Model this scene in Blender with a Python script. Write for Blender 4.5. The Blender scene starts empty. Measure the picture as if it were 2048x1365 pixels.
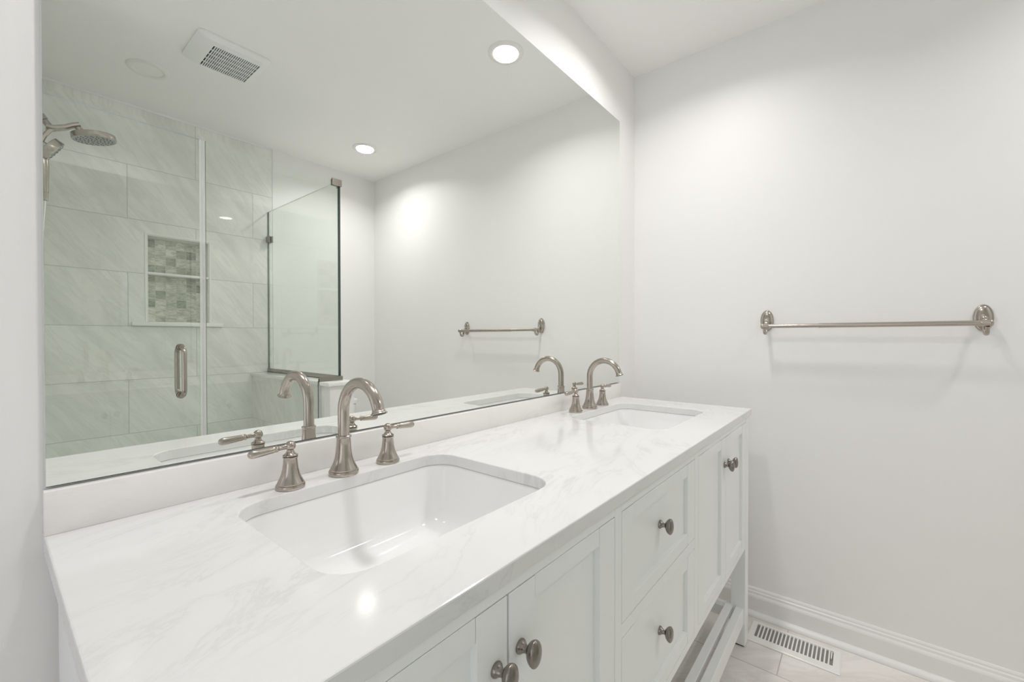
import bpy, bmesh, math
from mathutils import Vector, Matrix

# ------------------------------------------------------------------ camera, light, exposure
sc = bpy.context.scene
C = sc.collection
HC = 0.915            # height of the countertop's top face
CEIL = HC + 1.6036
F_PX, YAW, PITCH, ROLL = 861.284, 0.684564, 0.008094, -0.000951
CX, CY, CZ = -0.050935, -0.909489, HC + 0.280044
cam_d = bpy.data.cameras.new('camera'); cam = bpy.data.objects.new('camera', cam_d); C.objects.link(cam)
fw = Vector((math.cos(YAW)*math.cos(PITCH), math.sin(YAW)*math.cos(PITCH), -math.sin(PITCH)))
r0 = Vector((math.sin(YAW), -math.cos(YAW), 0)); u0 = r0.cross(fw)
rt = math.cos(ROLL)*r0 + math.sin(ROLL)*u0; up = rt.cross(fw)
cam.matrix_world = Matrix(((rt.x, up.x, -fw.x, CX), (rt.y, up.y, -fw.y, CY), (rt.z, up.z, -fw.z, CZ), (0, 0, 0, 1)))
cam_d.sensor_width = 36; cam_d.sensor_fit = 'HORIZONTAL'; cam_d.lens = F_PX/2048*36
cam_d.clip_start = 0.01
sc.camera = cam
w = bpy.data.worlds.new('world'); sc.world = w; w.use_nodes = True
w.node_tree.nodes['Background'].inputs[0].default_value = (0.9, 0.93, 1, 1)
w.node_tree.nodes['Background'].inputs[1].default_value = 0.3
sc.view_settings.view_transform = 'Standard'; sc.view_settings.look = 'None'
sc.view_settings.gamma = 1; sc.view_settings.use_curve_mapping = False
sc.view_settings.exposure = 0.08
sc.cycles.use_denoising = True
sc.cycles.max_bounces = 20; sc.cycles.diffuse_bounces = 10; sc.cycles.glossy_bounces = 10
sc.cycles.transparent_max_bounces = 24; sc.cycles.transmission_bounces = 12
sc.cycles.sample_clamp_indirect = 6.0
LAMP_W = 4.7          # power of each recessed lamp
FILL_W = 5.5          # power of the added fill light at the unseen doorway
LIGHTS = [(1.49, -0.396), (0.43, -0.396), (1.64, -1.807)]
for i, (lx, ly) in enumerate(LIGHTS):
    ld = bpy.data.lights.new('downlight_beam', 'AREA'); ld.shape = 'DISK'; ld.size = 0.11; ld.spread = math.radians(146)
    ld.energy = LAMP_W*(0.88, 1.05, 0.95)[i]; ld.color = (1.0, 0.972, 0.963)
    lo = bpy.data.objects.new('downlight_beam', ld); C.objects.link(lo); lo.location = (lx, ly, CEIL-0.012)
ld = bpy.data.lights.new('doorway_fill', 'AREA'); ld.shape = 'RECTANGLE'; ld.size = 0.8; ld.size_y = 2.0  # added fill panel, tilted up to brighten the ceiling and shadows
ld.energy = FILL_W; ld.color = (0.97, 0.98, 1.0)
lo = bpy.data.objects.new('doorway_fill', ld); C.objects.link(lo)
lo.location = (-1.50, -0.88, 1.15); lo.rotation_euler = (math.radians(130), 0, math.radians(-90))

# ------------------------------------------------------------------ materials
MATS = {}
def newmat(name):
    m = bpy.data.materials.new(name); m.use_nodes = True
    nt = m.node_tree; b = nt.nodes['Principled BSDF']; MATS[name] = m
    return m, nt, b
def N(nt, t, **kw):
    n = nt.nodes.new(t)
    for k, v in kw.items(): setattr(n, k, v)
    return n
def mth(nt, op, a, b=None, c=None):
    n = N(nt, 'ShaderNodeMath', operation=op)
    for i, v in enumerate((a, b, c)):
        if v is None: continue
        if isinstance(v, (int, float)): n.inputs[i].default_value = v
        else: nt.links.new(v, n.inputs[i])
    return n.outputs[0]
def ramp(nt, fac, stops, interp='LINEAR'):
    n = N(nt, 'ShaderNodeValToRGB'); n.color_ramp.interpolation = interp
    el = n.color_ramp.elements
    while len(el) < len(stops): el.new(0.5)
    for e, (p, c) in zip(el, stops): e.position = p; e.color = (*c, 1) if len(c) == 3 else c
    nt.links.new(fac, n.inputs[0]); return n.outputs[0]
def noise(nt, vec, scale, detail=4, rough=0.5, dist=0.0):
    n = N(nt, 'ShaderNodeTexNoise'); n.inputs['Scale'].default_value = scale
    n.inputs['Detail'].default_value = detail; n.inputs['Roughness'].default_value = rough
    n.inputs['Distortion'].default_value = dist
    nt.links.new(vec, n.inputs['Vector']); return n.outputs['Fac']
def mapping(nt, vec, loc=(0,0,0), rot=(0,0,0), scale=(1,1,1)):
    n = N(nt, 'ShaderNodeMapping'); n.inputs['Location'].default_value = loc
    n.inputs['Rotation'].default_value = rot; n.inputs['Scale'].default_value = scale
    nt.links.new(vec, n.inputs['Vector']); return n.outputs[0]
def rotscale(nt, vec, rot, scale):
    return mapping(nt, mapping(nt, vec, rot=rot), scale=scale)
def mix(nt, fac, a, b):
    n = N(nt, 'ShaderNodeMix', data_type='RGBA')
    for s, v in ((n.inputs['Factor'], fac), (n.inputs['A'], a), (n.inputs['B'], b)):
        if isinstance(v, (int, float)): s.default_value = v
        elif isinstance(v, tuple): s.default_value = (*v, 1)
        else: nt.links.new(v, s)
    return n.outputs['Result']
def bump(nt, b, h, strength, dist):
    n = N(nt, 'ShaderNodeBump'); n.inputs['Strength'].default_value = strength
    n.inputs['Distance'].default_value = dist
    nt.links.new(h, n.inputs['Height']); nt.links.new(n.outputs[0], b.inputs['Normal'])

def paint(name, col, rough, bs=0.0, sc_=220):
    m, nt, b = newmat(name)
    pos = N(nt, 'ShaderNodeNewGeometry').outputs['Position']
    f = noise(nt, pos, 1.3, 2)
    c = mix(nt, f, tuple(x*0.985 for x in col), tuple(min(1, x*1.015) for x in col))
    nt.links.new(c, b.inputs['Base Color']); b.inputs['Roughness'].default_value = rough
    if bs: bump(nt, b, noise(nt, pos, sc_, 3), bs, 0.001)
    return m
paint('wall_paint', (0.885, 0.88, 0.872), 0.5, 0.12, 160)
paint('ceiling_paint', (0.935, 0.93, 0.92), 0.7, 0.1, 200)
paint('trim_paint', (0.87, 0.865, 0.855), 0.3, 0.05, 60)
paint('cabinet_paint', (0.895, 0.91, 0.905), 0.35, 0.04, 90)
paint('enamel_white', (0.86, 0.85, 0.83), 0.3)
paint('porcelain', (0.87, 0.872, 0.868), 0.07)
paint('plastic_white', (0.87, 0.88, 0.88), 0.45)
paint('marble_white', (0.90, 0.90, 0.885), 0.15)
paint('grout_edge', (0.60, 0.61, 0.58), 0.6)

def metal(name, col, rough, streak=0.0):
    m, nt, b = newmat(name)
    b.inputs['Base Color'].default_value = (*col, 1); b.inputs['Metallic'].default_value = 1
    b.inputs['Roughness'].default_value = rough
    if streak:
        tc = N(nt, 'ShaderNodeTexCoord').outputs['Object']
        f = noise(nt, mapping(nt, tc, scale=(60, 60, 2400)), 1.0, 2)
        r = mth(nt, 'MULTIPLY_ADD', f, streak, rough - streak*0.5)
        nt.links.new(r, b.inputs['Roughness'])
        b.inputs['Anisotropic'].default_value = 0.5
    return m
metal('brushed_nickel', (0.47, 0.425, 0.38), 0.21, 0.10)
metal('dark_nickel', (0.29, 0.265, 0.24), 0.26)
metal('satin_steel', (0.36, 0.335, 0.30), 0.25)
metal('chrome', (0.80, 0.80, 0.80), 0.08)
m, nt, b = newmat('dark_gap'); b.inputs['Base Color'].default_value = (0.02, 0.02, 0.02, 1); b.inputs['Roughness'].default_value = 0.8
m, nt, b = newmat('duct_grey'); b.inputs['Base Color'].default_value = (0.27, 0.255, 0.25, 1); b.inputs['Roughness'].default_value = 0.6
m, nt, b = newmat('nozzle_rubber'); b.inputs['Base Color'].default_value = (0.10, 0.11, 0.11, 1); b.inputs['Roughness'].default_value = 0.6
m, nt, b = newmat('head_face'); b.inputs['Base Color'].default_value = (0.38, 0.39, 0.38, 1); b.inputs['Roughness'].default_value = 0.35
m, nt, b = newmat('clear_seal'); b.inputs['Base Color'].default_value = (0.90, 0.91, 0.90, 1); b.inputs['Roughness'].default_value = 0.06
b.inputs['Alpha'].default_value = 0.45

# silvered mirror and its glass edge
m, nt, b = newmat('mirror_silver')
nt.nodes.remove(b); g = N(nt, 'ShaderNodeBsdfGlossy'); g.inputs['Roughness'].default_value = 0.0
g.inputs['Color'].default_value = (0.925, 0.945, 0.92, 1)
nt.links.new(g.outputs[0], nt.nodes['Material Output'].inputs[0])
m, nt, b = newmat('glass_edge'); b.inputs['Base Color'].default_value = (0.03, 0.065, 0.065, 1); b.inputs['Roughness'].default_value = 0.1
m, nt, b = newmat('glass_top_edge'); b.inputs['Base Color'].default_value = (0.66, 0.69, 0.66, 1); b.inputs['Roughness'].default_value = 0.1

# clear shower glass: tinted transmission plus fresnel reflection on each face
m, nt, b = newmat('shower_glass'); nt.nodes.remove(b)
geo = N(nt, 'ShaderNodeNewGeometry')
dot = N(nt, 'ShaderNodeVectorMath', operation='DOT_PRODUCT')
nt.links.new(geo.outputs['Normal'], dot.inputs[0]); nt.links.new(geo.outputs['Incoming'], dot.inputs[1])
cosv = mth(nt, 'ABSOLUTE', dot.outputs['Value'])
fr = mth(nt, 'MULTIPLY_ADD', mth(nt, 'POWER', mth(nt, 'SUBTRACT', 1.0, cosv), 5.0), 0.95, 0.05)
t = N(nt, 'ShaderNodeBsdfTransparent'); t.inputs['Color'].default_value = (0.972, 0.987, 0.976, 1)
g = N(nt, 'ShaderNodeBsdfGlossy'); g.inputs['Roughness'].default_value = 0.0; g.inputs['Color'].default_value = (1, 1, 1, 1)
mx = N(nt, 'ShaderNodeMixShader'); nt.links.new(fr, mx.inputs[0]); nt.links.new(t.outputs[0], mx.inputs[1]); nt.links.new(g.outputs[0], mx.inputs[2])
nt.links.new(mx.outputs[0], nt.nodes['Material Output'].inputs[0])

# veined quartz
def quartz(name, base, vein, amount):
    m, nt, b = newmat(name)
    pos = N(nt, 'ShaderNodeNewGeometry').outputs['Position']
    v = rotscale(nt, pos, (0, 0, math.radians(-18)), (1.0, 2.6, 2.0))
    f = noise(nt, v, 3.0, 9, 0.62, 1.1)
    d = mth(nt, 'ABSOLUTE', mth(nt, 'SUBTRACT', f, 0.5))
    line = ramp(nt, d, [(0.0, (1, 1, 1)), (0.018, (0.25,)*3), (0.06, (0, 0, 0))])
    patch = ramp(nt, noise(nt, pos, 3.2, 3), [(0.40, (0, 0, 0)), (0.66, (1, 1, 1))])
    cloud = ramp(nt, noise(nt, v, 1.6, 6, 0.6, 0.6), [(0.42, (0, 0, 0)), (0.75, (1, 1, 1))])
    k = mth(nt, 'MULTIPLY', mth(nt, 'MULTIPLY', line, patch), amount)
    k2 = mth(nt, 'ADD', k, mth(nt, 'MULTIPLY', cloud, amount*0.28))
    nt.links.new(mix(nt, k2, base, vein), b.inputs['Base Color'])
    b.inputs['Roughness'].default_value = 0.11
    return m
quartz('quartz', (0.80, 0.80, 0.797), (0.54, 0.54, 0.53), 0.48)
quartz('quartz_splash', (0.905, 0.885, 0.875), (0.66, 0.65, 0.64), 0.2)

# large-format porcelain tile; u axis 'x' or 'y', rows 0.305 m
def tile(name, uaxis, uoff, vaxis, voff, tw, th, c0, c1, grout, rough, rot, mortar=0.0032, vs=(1.0, 5.0)):
    m, nt, b = newmat(name)
    pos = N(nt, 'ShaderNodeNewGeometry').outputs['Position']
    s = N(nt, 'ShaderNodeSeparateXYZ'); nt.links.new(pos, s.inputs[0])
    ax = {'x': s.outputs[0], 'y': s.outputs[1], 'z': s.outputs[2]}
    cm = N(nt, 'ShaderNodeCombineXYZ')
    u = mth(nt, 'ADD', ax[uaxis], -uoff + tw*20); v = mth(nt, 'ADD', mth(nt, 'MINIMUM', ax[vaxis], HC+1.56), -voff + th*20)
    nt.links.new(u, cm.inputs[0]); nt.links.new(v, cm.inputs[1])
    br = N(nt, 'ShaderNodeTexBrick'); br.offset = 0.5; br.offset_frequency = 2; br.squash = 1.0
    br.inputs['Scale'].default_value = 1.0; br.inputs['Mortar Size'].default_value = mortar*0.5
    br.inputs['Mortar Smooth'].default_value = 0.2; br.inputs['Bias'].default_value = 0
    br.inputs['Brick Width'].default_value = tw; br.inputs['Row Height'].default_value = th
    br.inputs['Color1'].default_value = (0, 0, 0, 1); br.inputs['Color2'].default_value = (1, 1, 1, 1)
    nt.links.new(cm.outputs[0], br.inputs['Vector'])
    sep = N(nt, 'ShaderNodeSeparateColor'); nt.links.new(br.outputs['Color'], sep.inputs[0])
    shift = N(nt, 'ShaderNodeCombineXYZ'); nt.links.new(mth(nt, 'MULTIPLY', sep.outputs[0], 7.0), shift.inputs[2])
    add = N(nt, 'ShaderNodeVectorMath', operation='ADD'); nt.links.new(cm.outputs[0], add.inputs[0]); nt.links.new(shift.outputs[0], add.inputs[1])
    vv = rotscale(nt, add.outputs[0], (0, 0, rot), (vs[0], vs[1], 1))
    f1 = noise(nt, vv, 1.5, 6, 0.62, 0.7)
    f2 = noise(nt, vv, 3.6, 6, 0.6, 0.8)
    d = mth(nt, 'ABSOLUTE', mth(nt, 'SUBTRACT', f2, 0.5))
    line = ramp(nt, d, [(0.0, (1, 1, 1)), (0.05, (0, 0, 0))])
    base = mix(nt, ramp(nt, f1, [(0.36, (0, 0, 0)), (0.60, (1, 1, 1))]), c0, c1)
    vein = tuple(x*0.86 for x in c0)
    base = mix(nt, mth(nt, 'MULTIPLY', line, 0.32), base, vein)
    nt.links.new(mix(nt, br.outputs['Fac'], base, grout), b.inputs['Base Color'])
    nt.links.new(mth(nt, 'MULTIPLY_ADD', br.outputs['Fac'], 0.4, rough), b.inputs['Roughness'])
    bump(nt, b, mth(nt, 'SUBTRACT', 1.0, br.outputs['Fac']), 0.3, 0.001)
    return m
TC0, TC1, TG = (0.785, 0.795, 0.765), (0.90, 0.905, 0.88), (0.50, 0.515, 0.48)
tile('tile_rear', 'x', 0.464, 'z', HC+0.042, 0.645, 0.305, TC0, TC1, TG, 0.16, math.radians(52))
tile('tile_side', 'y', 0.1, 'z', HC+0.042, 0.645, 0.305, TC0, TC1, TG, 0.16, math.radians(52))
tile('tile_pan', 'x', 0.1, 'y', 0.03, 0.10, 0.05, TC0, TC1, TG, 0.35, 0.4)
tile('tile_floor', 'y', -0.677+0.305, 'x', 1.71, 0.61, 0.305, (0.76, 0.72, 0.69), (0.86, 0.83, 0.80), (0.55, 0.51, 0.485), 0.3, math.radians(35), 0.004, (1.0, 3.0))

# small square marble mosaic
m, nt, b = newmat('mosaic')
pos = N(nt, 'ShaderNodeNewGeometry').outputs['Position']
s = N(nt, 'ShaderNodeSeparateXYZ'); nt.links.new(pos, s.inputs[0])
P = 0.0515
def cell(o, off):
    q = mth(nt, 'DIVIDE', mth(nt, 'ADD', o, off), P)
    return mth(nt, 'FLOOR', q), mth(nt, 'FRACT', q)
iu, fu = cell(s.outputs[0], 0.0135); iv, fv = cell(s.outputs[2], 0.012)
cm = N(nt, 'ShaderNodeCombineXYZ'); nt.links.new(iu, cm.inputs[0]); nt.links.new(iv, cm.inputs[1])
wn = N(nt, 'ShaderNodeTexWhiteNoise', noise_dimensions='3D'); nt.links.new(cm.outputs[0], wn.inputs['Vector'])
tone = ramp(nt, wn.outputs['Value'], [(0.0, (0.33, 0.36, 0.30)), (0.10, (0.48, 0.50, 0.43)), (0.3, (0.64, 0.65, 0.57)), (0.65, (0.71, 0.72, 0.645)), (1.0, (0.80, 0.80, 0.74))])
sh = N(nt, 'ShaderNodeVectorMath', operation='SCALE'); nt.links.new(wn.outputs['Color'], sh.inputs[0]); sh.inputs['Scale'].default_value = 9
ad = N(nt, 'ShaderNodeVectorMath', operation='ADD'); nt.links.new(pos, ad.inputs[0]); nt.links.new(sh.outputs[0], ad.inputs[1])
vn = ramp(nt, noise(nt, mapping(nt, ad.outputs[0], rot=(0, 0.7, 0), scale=(1, 1, 3)), 22, 4, 0.6, 1.2), [(0.38, (0.72, 0.72, 0.70)), (0.6, (1.08, 1.08, 1.06))])
mm = N(nt, 'ShaderNodeMix', data_type='RGBA', blend_type='MULTIPLY'); mm.inputs['Factor'].default_value = 1
nt.links.new(tone, mm.inputs['A']); nt.links.new(vn, mm.inputs['B'])
e = 0.022
def edge(f): return mth(nt, 'MAXIMUM', mth(nt, 'LESS_THAN', f, e), mth(nt, 'GREATER_THAN', f, 1-e))
gr = mth(nt, 'MAXIMUM', edge(fu), edge(fv))
nt.links.new(mix(nt, gr, mm.outputs['Result'], (0.62, 0.63, 0.58)), b.inputs['Base Color']); b.inputs['Roughness'].default_value = 0.18

m, nt, b = newmat('lamp_lens')
b.inputs['Base Color'].default_value = (0.9, 0.9, 0.88, 1)
b.inputs['Emission Color'].default_value = (1, 0.97, 0.92, 1); b.inputs['Emission Strength'].default_value = 12
paint('lamp_lens_unlit', (0.92, 0.92, 0.905), 0.35)

# ------------------------------------------------------------------ mesh helpers
def bm_box(bm, lo, hi, bev=0.0, seg=2):
    vs = [bm.verts.new((x, y, z)) for x in (lo[0], hi[0]) for y in (lo[1], hi[1]) for z in (lo[2], hi[2])]
    idx = [(0, 1, 3, 2), (4, 6, 7, 5), (0, 4, 5, 1), (2, 3, 7, 6), (0, 2, 6, 4), (1, 5, 7, 3)]
    fs = [bm.faces.new([vs[i] for i in f]) for f in idx]
    if bev > 0:
        es = {e for f in fs for e in f.edges}
        bmesh.ops.bevel(bm, geom=list(es), offset=bev, segments=seg, affect='EDGES', profile=0.5, clamp_overlap=True)
def bm_lathe(bm, prof, n=48, mat=None, cap=True):
    """prof: list of (radius, z); mat places the z axis."""
    mat = mat or Matrix.Identity(4)
    rings = []
    for r, z in prof:
        if r < 1e-6: rings.append([bm.verts.new(mat @ Vector((0, 0, z)))])
        else: rings.append([bm.verts.new(mat @ Vector((r*math.cos(2*math.pi*k/n), r*math.sin(2*math.pi*k/n), z))) for k in range(n)])
    for a, b_ in zip(rings, rings[1:]):
        for k in range(n):
            k2 = (k+1) % n
            if len(a) == 1 and len(b_) == 1: continue
            if len(a) == 1: bm.faces.new((a[0], b_[k2], b_[k]))
            elif len(b_) == 1: bm.faces.new((a[k], a[k2], b_[0]))
            else: bm.faces.new((a[k], a[k2], b_[k2], b_[k]))
    if cap:
        if len(rings[0]) > 1: bm.faces.new(rings[0][::-1])
        if len(rings[-1]) > 1: bm.faces.new(rings[-1])
def bm_tube(bm, pts, radii, n=24, cap=True):
    pts = [Vector(p) for p in pts]
    if isinstance(radii, (int, float)): radii = [radii]*len(pts)
    tan = []
    for i in range(len(pts)):
        a = pts[max(i-1, 0)]; b_ = pts[min(i+1, len(pts)-1)]; tan.append((b_-a).normalized())
    ref = Vector((0, 0, 1)) if abs(tan[0].z) < 0.9 else Vector((1, 0, 0))
    nrm = (ref - tan[0]*ref.dot(tan[0])).normalized()
    rings = []
    for i, p in enumerate(pts):
        nrm = (nrm - tan[i]*nrm.dot(tan[i])).normalized(); bn = tan[i].cross(nrm)
        rings.append([bm.verts.new(p + radii[i]*(math.cos(2*math.pi*k/n)*nrm + math.sin(2*math.pi*k/n)*bn)) for k in range(n)])
    for a, b_ in zip(rings, rings[1:]):
        for k in range(n): bm.faces.new((a[k], a[(k+1) % n], b_[(k+1) % n], b_[k]))
    if cap: bm.faces.new(rings[0][::-1]); bm.faces.new(rings[-1])
def bm_prism(bm, prof, plane, a, b_):
    """extrude a closed 2-D profile along the third axis. plane 'xz' extrudes along y, etc."""
    def P3(u, v, t):
        return {'xz': (u, t, v), 'yz': (t, u, v), 'xy': (u, v, t)}[plane]
    A = [bm.verts.new(P3(u, v, a)) for u, v in prof]; B = [bm.verts.new(P3(u, v, b_)) for u, v in prof]
    n = len(prof)
    for k in range(n): bm.faces.new((A[k], A[(k+1) % n], B[(k+1) % n], B[k]))
    bm.faces.new(A[::-1]); bm.faces.new(B)
def rrect(cx, cy, hx, hy, r, k=8):
    out = []
    for sx, sy, a0 in ((1, 1, 0), (-1, 1, 90), (-1, -1, 180), (1, -1, 270)):
        for i in range(k+1):
            a = math.radians(a0 + 90*i/k)
            out.append((cx+sx*(hx-r)+r*math.cos(a), cy+sy*(hy-r)+r*math.sin(a)))
    return out
def bm_loft(bm, loops, cap0=True, cap1=True):
    R = [[bm.verts.new(p) for p in lp] for lp in loops]
    n = len(R[0])
    for a, b_ in zip(R, R[1:]):
        for k in range(n): bm.faces.new((a[k], a[(k+1) % n], b_[(k+1) % n], b_[k]))
    if cap0: bm.faces.new(R[0][::-1])
    if cap1: bm.faces.new(R[-1])
def obj(name, bm, mat, parent=None, smooth=False, angle=35):
    bmesh.ops.recalc_face_normals(bm, faces=bm.faces)
    me = bpy.data.meshes.new(name); bm.to_mesh(me); bm.free()
    mats = mat if isinstance(mat, (list, tuple)) else [mat]
    for mm_ in mats: me.materials.append(MATS[mm_])
    if smooth:
        for p in me.polygons: p.use_smooth = True
        try: me.set_sharp_from_angle(angle=math.radians(angle))
        except Exception: pass
    o = bpy.data.objects.new(name, me); C.objects.link(o)
    if parent is not None:
        o.parent = parent
        pl = parent.matrix_basis.translation.copy(); q = parent.parent
        while q is not None: pl += q.matrix_basis.translation; q = q.parent
        # vertices are given in world space: shift them into the parent's frame
        for v in me.vertices: v.co -= pl
    return o
def box_obj(name, lo, hi, mat, parent=None, bev=0.0, seg=2):
    bm = bmesh.new(); bm_box(bm, lo, hi, bev, seg); return obj(name, bm, mat, parent, smooth=bev > 0)
def tag(o, label, cat, group=None, kind=None):
    o['label'] = label; o['category'] = cat
    if group: o['group'] = group
    if kind: o['kind'] = kind
    return o
def thing(name, label, cat, loc=(0, 0, 0), group=None):
    o = bpy.data.objects.new(name, None); C.objects.link(o); o.location = loc; o.empty_display_size = 0.05
    return tag(o, label, cat, group)
def struct(o): o['kind'] = 'structure'; return o
def copy_tree(o, parent=None):
    c = o.copy(); C.objects.link(c); c.parent = parent
    for ch in list(o.children): copy_tree(ch, c)
    return c

# ------------------------------------------------------------------ room shell
XR, YR = 2.0528, -2.333        # right wall face, rear wall face
XL = -1.55                     # left wall with the doorway
T = 0.10
NX0, NX1, NZ0, NZ1, ND = 0.545, 0.858, HC+0.372, HC+0.885, 0.09    # shower niche
struct(box_obj('floor', (XL-T, YR-T-0.1, -T), (XR+T, T, 0), 'tile_floor'))
struct(box_obj('ceiling', (XL-T, YR-T-0.1, CEIL), (XR+T, T, CEIL+T), 'ceiling_paint'))
struct(box_obj('wall_mirror', (XL-T, 0, 0), (XR+T, T, CEIL), 'wall_paint'))
struct(box_obj('wall_right', (XR, YR-T-0.1, 0), (XR+T, 0, CEIL), 'wall_paint'))
bm = bmesh.new()                                   # rear wall with the niche opening
yb = YR - T - 0.1
bm_box(bm, (XL-T, yb, 0), (NX0, YR, CEIL)); bm_box(bm, (NX1, yb, 0), (XR, YR, CEIL))
bm_box(bm, (NX0, yb, 0), (NX1, YR, NZ0)); bm_box(bm, (NX0, yb, NZ1), (NX1, YR, CEIL))
bm_box(bm, (NX0, yb, NZ0), (NX1, YR-ND-0.012, NZ1))
struct(obj('wall_rear', bm, 'wall_paint'))
bm = bmesh.new()                                   # left wall, doorway opening toward the hall
bm_box(bm, (XL-T, -0.42, 0), (XL, 0, CEIL)); bm_box(bm, (XL-T, YR, 0), (XL, -1.30, CEIL)); bm_box(bm, (XL-T, -1.30, 2.09), (XL, -0.42, CEIL))
struct(obj('wall_left', bm, 'wall_paint'))
struct(box_obj('wall_shower', (XL, YR, 0), (-0.012, -1.36, CEIL), 'wall_paint'))

TY = YR + 0.008                                    # tile face of the rear wall
bm = bmesh.new()
bm_box(bm, (-0.012, YR, 0.02), (NX0, TY, CEIL)); bm_box(bm, (NX1, YR, 0.02), (1.234, TY, CEIL))
bm_box(bm, (NX0, YR, 0.02), (NX1, TY, NZ0)); bm_box(bm, (NX0, YR, NZ1), (NX1, TY, CEIL))
wt = struct(obj('wall_tile_rear', bm, 'tile_rear'))
struct(box_obj('wall_tile_left', (-0.012, TY, 0.02), (0.0, -1.36, CEIL), 'tile_side'))
struct(box_obj('trim_1', (1.234, YR, HC+0.05), (1.237, TY+0.001, CEIL), 'grout_edge'))

struct(box_obj('trim_5', (0.0, TY, CEIL-0.011), (1.234, TY+0.005, CEIL), 'trim_paint'))

# knee wall beside the shower with its stone cap and painted end
KX0, KX1, KY1 = 1.100, 1.235, -1.282
kw = struct(box_obj('wall_knee', (KX0+0.012, TY, 0), (KX1, KY1, HC+0.022), 'wall_paint'))
box_obj('tile_face', (KX0, TY, 0.0), (KX0+0.012, KY1-0.06, HC+0.022), 'tile_side', kw)
box_obj('corner_bead', (KX0, KY1-0.06, 0.0), (KX0+0.012, KY1, HC+0.022), 'trim_paint', kw)
box_obj('stone_cap', (KX0-0.012, TY, HC+0.022), (KX1+0.012, KY1+0.012, HC+0.042), 'marble_white', kw, 0.002)
struct(box_obj('floor', (0.0, TY, 0.0), (KX0, -1.43, 0.03), 'tile_pan'))
cb = struct(box_obj('trim_2', (0.0, -1.43, 0.0), (KX0, -1.31, 0.10), 'marble_white', None, 0.003))

# baseboards (right wall with shoe moulding, plus the short runs)
def base_profile(t=0.018, h=0.112):
    return [(0, 0), (0, h), (0.004, h), (0.007, h-0.006), (0.0075, h-0.012), (0.011, h-0.016), (0.012, h-0.024), (0.016, h-0.030), (t, h-0.036), (t, 0)]
bm = bmesh.new(); bm_prism(bm, [(XR-u, v) for u, v in base_profile()], 'xz', YR+0.0, -0.001)
struct(obj('baseboard_right', bm, 'trim_paint'))
bm = bmesh.new()
q = [(0, 0)] + [(0.019*math.cos(a), 0.019*math.sin(a)) for a in [math.radians(x*15) for x in range(7)]]
bm_prism(bm, [(XR-0.018-u, v) for u, v in q], 'xz', YR+0.018, -0.018)
struct(obj('trim_3', bm, 'trim_paint', smooth=True))
bm = bmesh.new(); bm_prism(bm, [(YR+u, v) for u, v in base_profile()], 'yz', KX1, XR-0.018)
struct(obj('baseboard_rear', bm, 'trim_paint'))
bm = bmesh.new(); bm_prism(bm, [(-u, v) for u, v in base_profile()], 'yz', XL, XR-0.018)
struct(obj('baseboard_mirror', bm, 'trim_paint'))
# door casing on the hall doorway
bm = bmesh.new()
bm_box(bm, (XL, -0.42, 0), (XL+0.018, -0.35, 2.16), 0.004); bm_box(bm, (XL, -1.357, 0), (XL+0.018, -1.30, 2.16), 0.004); bm_box(bm, (XL, -1.30, 2.09), (XL+0.018, -0.42, 2.16), 0.004)
struct(obj('trim_4', bm, 'trim_paint'))

# ------------------------------------------------------------------ mirror
MZ0, MZ1, MX1 = HC+0.0658, HC+1.3099, 1.8705
bm = bmesh.new(); bm_box(bm, (0.002, -0.006, MZ0), (MX1, -0.0005, MZ1), 0.0012, 1)
mo = obj('wall_mirror_glass', bm, ['glass_edge', 'mirror_silver', 'glass_top_edge'])
for p in mo.data.polygons:
    if p.normal.y < -0.99: p.material_index = 1
    elif p.normal.x < -0.5: p.material_index = 2
mo.name = 'frameless_mirror'
tag(mo, 'large frameless rectangular mirror fixed to the wall above the double vanity', 'mirror')

# ------------------------------------------------------------------ countertop with two sink cut-outs
SINKS = [(0.426, -0.277), (1.461, -0.277)]
SHX, SHY, SR = 0.2265, 0.170, 0.055
D, TH, LN = 0.570, 0.025, 1.854
bm = bmesh.new()
def loop_edges(pts, z):
    vs = [bm.verts.new((x, y, z)) for x, y in pts]
    return vs, [bm.edges.new((vs[i], vs[(i+1) % len(vs)])) for i in range(len(vs))]
CUT = 0.0
outer, e0 = loop_edges([(0, -0.0005), (0, -D), (LN, -D), (LN, -0.0005)], HC)
loops = [outer]; ed = list(e0)
for cx, cy in SINKS:
    vs, es = loop_edges(rrect(cx, cy, SHX, SHY, SR, 10), HC); loops.append(vs); ed += es
r = bmesh.ops.triangle_fill(bm, use_beauty=True, use_dissolve=False, edges=ed)
ex = bmesh.ops.extrude_face_region(bm, geom=[f for f in bm.faces])
bmesh.ops.translate(bm, verts=[v for v in ex['geom'] if isinstance(v, bmesh.types.BMVert)], vec=(0, 0, -TH))
ct = obj('countertop', bm, 'quartz')
md = ct.modifiers.new('ease', 'BEVEL'); md.width = 0.0022; md.segments = 2; md.limit_method = 'ANGLE'; md.angle_limit = math.radians(50)
tag(ct, 'white veined quartz countertop spanning the double vanity with two sink cut-outs', 'countertop')
bs = box_obj('backsplash', (0.0, -0.020, HC), (LN, -0.0005, HC+0.063), 'quartz_splash', None, 0.0012)
tag(bs, 'low white stone backsplash strip standing on the countertop under the mirror', 'backsplash')

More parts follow.
